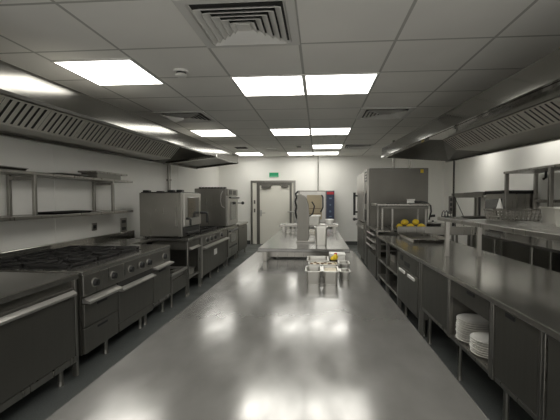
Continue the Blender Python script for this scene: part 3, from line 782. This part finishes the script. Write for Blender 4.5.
single('baking_tray', pan_mb(.34, .22, .018, .012, cx=1.66, cy=3.95, z=GZ), 'panel', 'flat dark tray on far end of the serving shelf beside the basket', 'tray', (1.66, 3.95, GZ))
t = thing('wire_stand', 'small black wire clip stand on far left corner of serving shelf', 'stand', (1.38, 4.18, GZ))
for dx in (0, .03, .06):
    part('wire_loop', MB().tube([(1.36 + dx, 4.12, GZ), (1.36 + dx, 4.14, GZ + .05), (1.365 + dx, 4.18, GZ + .07), (1.36 + dx, 4.22, GZ + .05), (1.36 + dx, 4.24, GZ)], .005, 6), 'black', t)
part('wire_base', MB().box(1.35, 1.43, 4.17, 4.19, GZ, GZ + .008), 'black', t)
t = thing('squeeze_bottle', 'white cone-topped bottle behind wire basket on serving shelf', 'bottle', (1.93, 4.15, GZ))
part('bottle', MB().lathe([(0, 0), (.035, 0), (.037, .09), (.028, .11), (0, .11)], (1.93, 4.15, GZ), 20), 'white', t)
part('nozzle', MB().lathe([(.028, .11), (.006, .20), (0, .205)], (1.93, 4.15, GZ), 20), 'white', t)

# tray on the worktop
t = thing('shallow_tray', 'shallow rectangular steel tray on the right worktop before the lemons', 'tray', (1.62, 5.85, .885))
part('tray_body', pan_mb(.56, .95, .05, .02, .96, .02, cx=1.60, cy=5.85, z=.885), 'steel', t)
for yy in (5.36, 6.34): part('handle', MB().tube([(1.52, yy, .925), (1.52, yy + (.05 if yy > 6 else -.05), .93), (1.68, yy + (.05 if yy > 6 else -.05), .93), (1.68, yy, .925)], .007, 6), 'steel', t)

# low tray-stand unit beyond the worktop
t = thing('tray_stand', 'low stainless unit with stacked pull rails under the big oven front, right aisle', 'stand', (1.4, 7.2, 0))
xa, xb, y0, y1 = 1.02, 2.25, 6.66, 7.74
part('bottom_drawer', MB().box(xa, xb, y0, y1, .10, .48, .006), 'panel', t)
for x in (xa + .02, xb - .02):
    for y in (y0 + .02, y1 - .02): part('post', MB().box(x - .02, x + .02, y - .02, y + .02, .48, .92, .003), 'steel', t)
part('top', MB().box(xa, 1.33, y0, y1, .92, .95, .004), 'steel', t)
part('back_panel', MB().box(xb - .06, xb - .04, y0 + .04, y1 - .04, .48, .92), 'panel', t)
for zz in (.56, .68, .80):
    q = part('rack_tray', MB().box(xa + .05, xb - .1, y0 + .06, y1 - .06, zz, zz + .03, .003), 'pan', t)
    part('pull_rail', MB().cyl((xa - .03, y0 + .06, zz + .05), (xa - .03, y1 - .06, zz + .05), .014, 8).cyl((xa + .05, y0 + .1, zz + .02), (xa - .03, y0 + .1, zz + .05), .01, 6).cyl((xa + .05, y1 - .1, zz + .02), (xa - .03, y1 - .1, zz + .05), .01, 6), 'chrome', q)
legs(t, (xa + .06, xb - .06), (y0 + .08, y1 - .08), .11, .02)

# big oven tower
t = thing('oven_tower', 'very tall stainless oven tower with black handles facing the aisle, back right', 'oven', (1.6, 8.6, 0))
xa, xb, y0, y1 = 1.0, 2.23, 7.8, 9.5
part('body', MB().box(xa + .05, xb, y0, y1, .12, 2.13, .01), 'panel', t)
part('front_frame', MB().box(xa, xa + .05, y0, y0 + .35, .12, 2.12, .006), 'steel', t)
q = part('door', MB().box(xa - .02, xa + .05, y0 + .37, y1, 1.0, 2.08, .008), 'chrome', t)
part('door_handle', MB().cyl((xa - .10, 9.38, 1.10), (xa - .10, 9.38, 1.66), .03, 10).cyl((xa - .10, 9.38, 1.18), (xa - .02, 9.38, 1.18), .02).cyl((xa - .10, 9.38, 1.58), (xa - .02, 9.38, 1.58), .02), 'black', q)
part('latch_knob', MB().cyl((xa - .02, 9.38, 1.0), (xa - .09, 9.38, 1.0), .018).ball((xa - .10, 9.38, 1.0), .04, .04, .04), 'black', t)
for k in range(4): part('vent_slot', MB().box(xa - .006, xa, y0 + .06, y0 + .30, 1.86 + .06 * k, 1.89 + .06 * k), 'black', t)
part('control_plate', MB().box(xa - .006, xa, y0 + .06, y0 + .30, 1.40, 1.62).box(xa - .006, xa, y0 + .06, y0 + .30, 1.05, 1.28), 'black', t)
q = part('lower_door', MB().box(xa - .01, xa + .05, y0 + .37, y1, .18, .97, .008), 'steel', t)
bar_handle(q, xa - .05, y0 + .5, y1 - .1, .88, .04, .04)
part('label_patch', MB().box(2.07, 2.13, y0 - .003, y0, 2.03, 2.10), 'yellowpepper', t)
legs(t, (xa + .1, xb - .1), (y0 + .1, y1 - .1), .12, .03)
single('service_pipe', MB().cyl((1.75, 8.9, 2.13), (1.75, 8.9, 2.855), .03, 10), 'steel', 'vertical pipe from oven tower top up to ceiling, left of the two', 'pipe', (1.75, 8.9, 2.13))
single('service_pipe', MB().cyl((2.12, 8.9, 2.13), (2.12, 8.9, 2.855), .03, 10), 'steel', 'vertical pipe from oven tower top up to ceiling, right of the two', 'pipe', (2.12, 8.9, 2.13))

# cross table with lemons
t = thing('cross_table', 'stainless table with deep front apron carrying the lemons, across the counter end', 'table', (2.0, 7.0, 0))
part('tabletop', MB().box(1.36, 2.64, 6.54, 7.5, .94, .97, .004), 'steel', t)
part('front_apron', MB().box(1.36, 2.64, 6.52, 6.54, .89, 1.03, .003), 'steel', t)
for x in (1.40, 2.60): part('leg', MB().box(x - .02, x + .02, 6.56, 6.60, 0, .94, .003), 'steel', t)
for x in (2.30, 2.60): part('leg', MB().box(x - .02, x + .02, 7.42, 7.46, 0, .94, .003), 'steel', t)

def lemon_mb():
    m = MB(); prof = []
    for k in range(15):
        a = -PI / 2 + PI * k / 14
        r = .052 * math.cos(a); z = .062 * math.sin(a)
        if abs(z) > .055: z *= 1.12
        prof.append((max(r, 0) if k not in (0, 14) else 0, z))
    m.lathe(prof, seg=20); return m
l0 = part('lemon', lemon_mb(), 'lemon'); tag(l0, 'large yellow lemon of the heap behind apron, left one on top', 'lemon', 'lemons on the cross table')
l0.location = (1.51, 6.665, 1.095); l0.rotation_euler = (PI / 2 - .1, .3, .9)
for loc, rz, lab in (((1.70, 6.665, 1.098), 2.2, 'large yellow lemon of the heap behind apron, right one on top'),
                     ((1.42, 6.64, 1.022), .2, 'lemon lowest at left end of the heap behind the apron'),
                     ((1.79, 6.64, 1.024), 1.3, 'paler small-showing lemon at right end of the heap behind apron'),
                     ((1.605, 6.64, 1.022), 1.6, 'lemon low in the middle of the heap behind the apron')):
    o = l0.copy(); col.objects.link(o); o.location = loc; o.rotation_euler = (PI / 2, 0, rz); o['label'] = lab
t = thing('lidded_pot', 'dark pot with lid on the cross table right of the lemons', 'pot', (2.06, 6.9, .97))
part('pot', MB().lathe([(0, 0), (.13, 0), (.14, .09), (0, .09)], (2.06, 6.9, .97), 28), 'iron', t)
part('lid', MB().lathe([(0, .09), (.145, .09), (.145, .10), (.04, .12), (0, .125)], (2.06, 6.9, .97), 28), 'panel', t)
part('lid_knob', MB().ball((2.06, 6.9, 1.105), .02, .02, .015), 'black', t)

# heated overshelf
t = thing('heated_shelf', 'steel warming shelf on thin posts in front of the oven tower', 'shelf', (1.45, 6.95, .95))
part('shelf_board', MB().box(1.01, 1.92, 6.6, 7.25, 1.375, 1.425, .012), 'steel', t)
part('front_rail', MB().box(1.13, 1.90, 6.615, 6.64, 1.33, 1.375, .004), 'panel', t)
part('post', MB().box(1.115, 1.145, 6.68, 6.71, .95, 1.375, .003), 'steel', t)
part('post', MB().box(1.29, 1.32, 6.68, 6.71, .95, 1.375, .003), 'steel', t)
for y in (6.69, 7.2): part('post', MB().box(1.86, 1.89, y - .015, y + .015, .97, 1.375, .003), 'steel', t)
part('post', MB().box(1.115, 1.145, 7.18, 7.21, .95, 1.375, .003), 'steel', t)
t = thing('white_box', 'small white box on top of the warming shelf', 'box', (1.65, 6.85, 1.425))
part('box_body', MB().box(1.60, 1.71, 6.78, 6.9, 1.425, 1.485, .006), 'white', t)
part('box_lid', MB().box(1.595, 1.715, 6.775, 6.905, 1.485, 1.50, .004), 'white', t)
t = thing('hose', 'black hose with spray head draped over right end of warming shelf', 'hose', (1.9, 6.8, 1.425))
part('tube', MB().tube([(1.70, 6.8, 1.445), (1.80, 6.76, 1.46), (1.90, 6.72, 1.44), (1.96, 6.70, 1.38), (1.97, 6.70, 1.28), (1.95, 6.70, 1.20), (1.93, 6.68, 1.14)], .014), 'black', t)
part('spray_head', MB().tube([(1.95, 6.7, 1.20), (2.0, 6.68, 1.21), (2.03, 6.67, 1.21)], .022), 'black', t)
part('grip', MB().box(1.70, 1.83, 6.77, 6.81, 1.435, 1.47, .01), 'black', t)

# ------------------------------------------------------------------ far right back counter, racks
t = thing('back_counter', 'stainless counter along the right wall behind the serving shelf', 'counter', (3.4, 6.5, 0))
part('worktop', MB().box(2.9, 3.97, 2.0, 10.0, .84, .88, .005), 'worktop', t)
part('upstand', MB().box(3.95, 3.985, 2.0, 10.0, .84, .98, .004), 'worktop', t)
part('undershelf', MB().box(2.95, 3.92, 2.05, 9.95, .25, .28, .003), 'steel', t)
part('back_panel', MB().box(3.9, 3.92, 2.05, 9.95, .28, .84), 'panel', t)
for x in (2.95, 3.85):
    for y in (2.1, 4.3, 5.4, 6.5, 8.2, 9.9): part('leg', leg_mb(x, y, .84, .025), 'steel', t)
t = thing('plate_rack', 'tall open stainless rack over back counter at right picture edge', 'rack', (3.65, 5.4, .88))
part('top_shelf', MB().box(3.40, 3.97, 3.6, 7.2, 1.96, 2.0, .004), 'steel', t)
part('middle_shelf', MB().box(3.80, 3.97, 3.6, 6.9, 1.44, 1.49, .004), 'steel', t)
for y in (7.12, 5.82, 4.2):
    for x in (3.425, 3.93): part('post', MB().box(x - .028, x + .028, y - .028, y + .028, .88, 1.96, .003), 'steel', t)
part('hook', MB().tube([(3.8, 6.6, 1.96), (3.8, 6.6, 1.86), (3.76, 6.6, 1.83)], .02), 'black', t)
t = thing('wall_rack', 'lower stainless shelf over back counter, left of the tall rack', 'shelf', (3.65, 8.5, .88))
part('shelf_board', MB().box(3.38, 3.97, 7.96, 9.75, 1.585, 1.625, .004), 'panel', t)
part('front_rail', MB().box(3.36, 3.38, 7.96, 9.75, 1.53, 1.64, .003), 'panel', t)
for y in (8.28, 9.7):
    for x in (3.42, 3.93): part('post', MB().box(x - .03, x + .03, y - .03, y + .03, .88, 1.585, .003), 'steel', t)
t = thing('dark_oven', 'dark box-shaped oven on back counter between rack and lower shelf', 'oven', (3.7, 7.55, .88))
part('body', MB().box(3.40, 3.95, 7.2, 7.9, .90, 1.60, .008), 'steel', t)
part('door', MB().box(3.375, 3.40, 7.22, 7.88, .93, 1.5, .005), 'glass', t)
part('top_cover', MB().box(3.38, 3.96, 7.18, 7.92, 1.60, 1.66, .006), 'iron', t)
part('foot', MB().box(3.45, 3.9, 7.25, 7.85, .88, .90), 'black', t)
single('cable', MB().tube([(3.5, 9.3, 1.64), (3.55, 9.0, 1.645), (3.45, 8.8, 1.64), (3.5, 8.5, 1.65), (3.55, 8.2, 1.64)], .012, 6), 'black', 'dark loose cable lying on the lower shelf over back counter', 'cable', (3.5, 8.8, 1.625))
for i, (ya, yb) in enumerate(((9.5, 8.8), (8.1, 7.95))):
    lab = ('thin dark cable hanging from left end of the lower shelf', 'thin dark cable hanging beside the dark box oven')[i]
    single('cable', MB().tube([(3.35, ya, 1.54), (3.33, (ya + yb) / 2, 1.32), (3.3, yb, 1.12), (3.28, yb - .1, .89)], .008, 6), 'black', lab, 'cable', (3.3, yb, .88))
t = thing('service_pole', 'thin dark service pole from right hood to floor with socket strip', 'pole', (2.72, 7.75, 0))
part('pole', MB().cyl((2.72, 7.78, 0), (2.72, 7.78, 2.27), .018, 10), 'iron', t)
q = part('socket_strip', MB().box(2.625, 2.70, 7.74, 7.78, 1.20, 1.56, .004), 'panel', t)
for zz in (1.26, 1.36, 1.46): part('outlet', MB().box(2.64, 2.685, 7.735, 7.741, zz, zz + .06), 'black', q)
part('base_flange', MB().cyl((2.72, 7.78, 0), (2.72, 7.78, .015), .05, 14), 'iron', t)
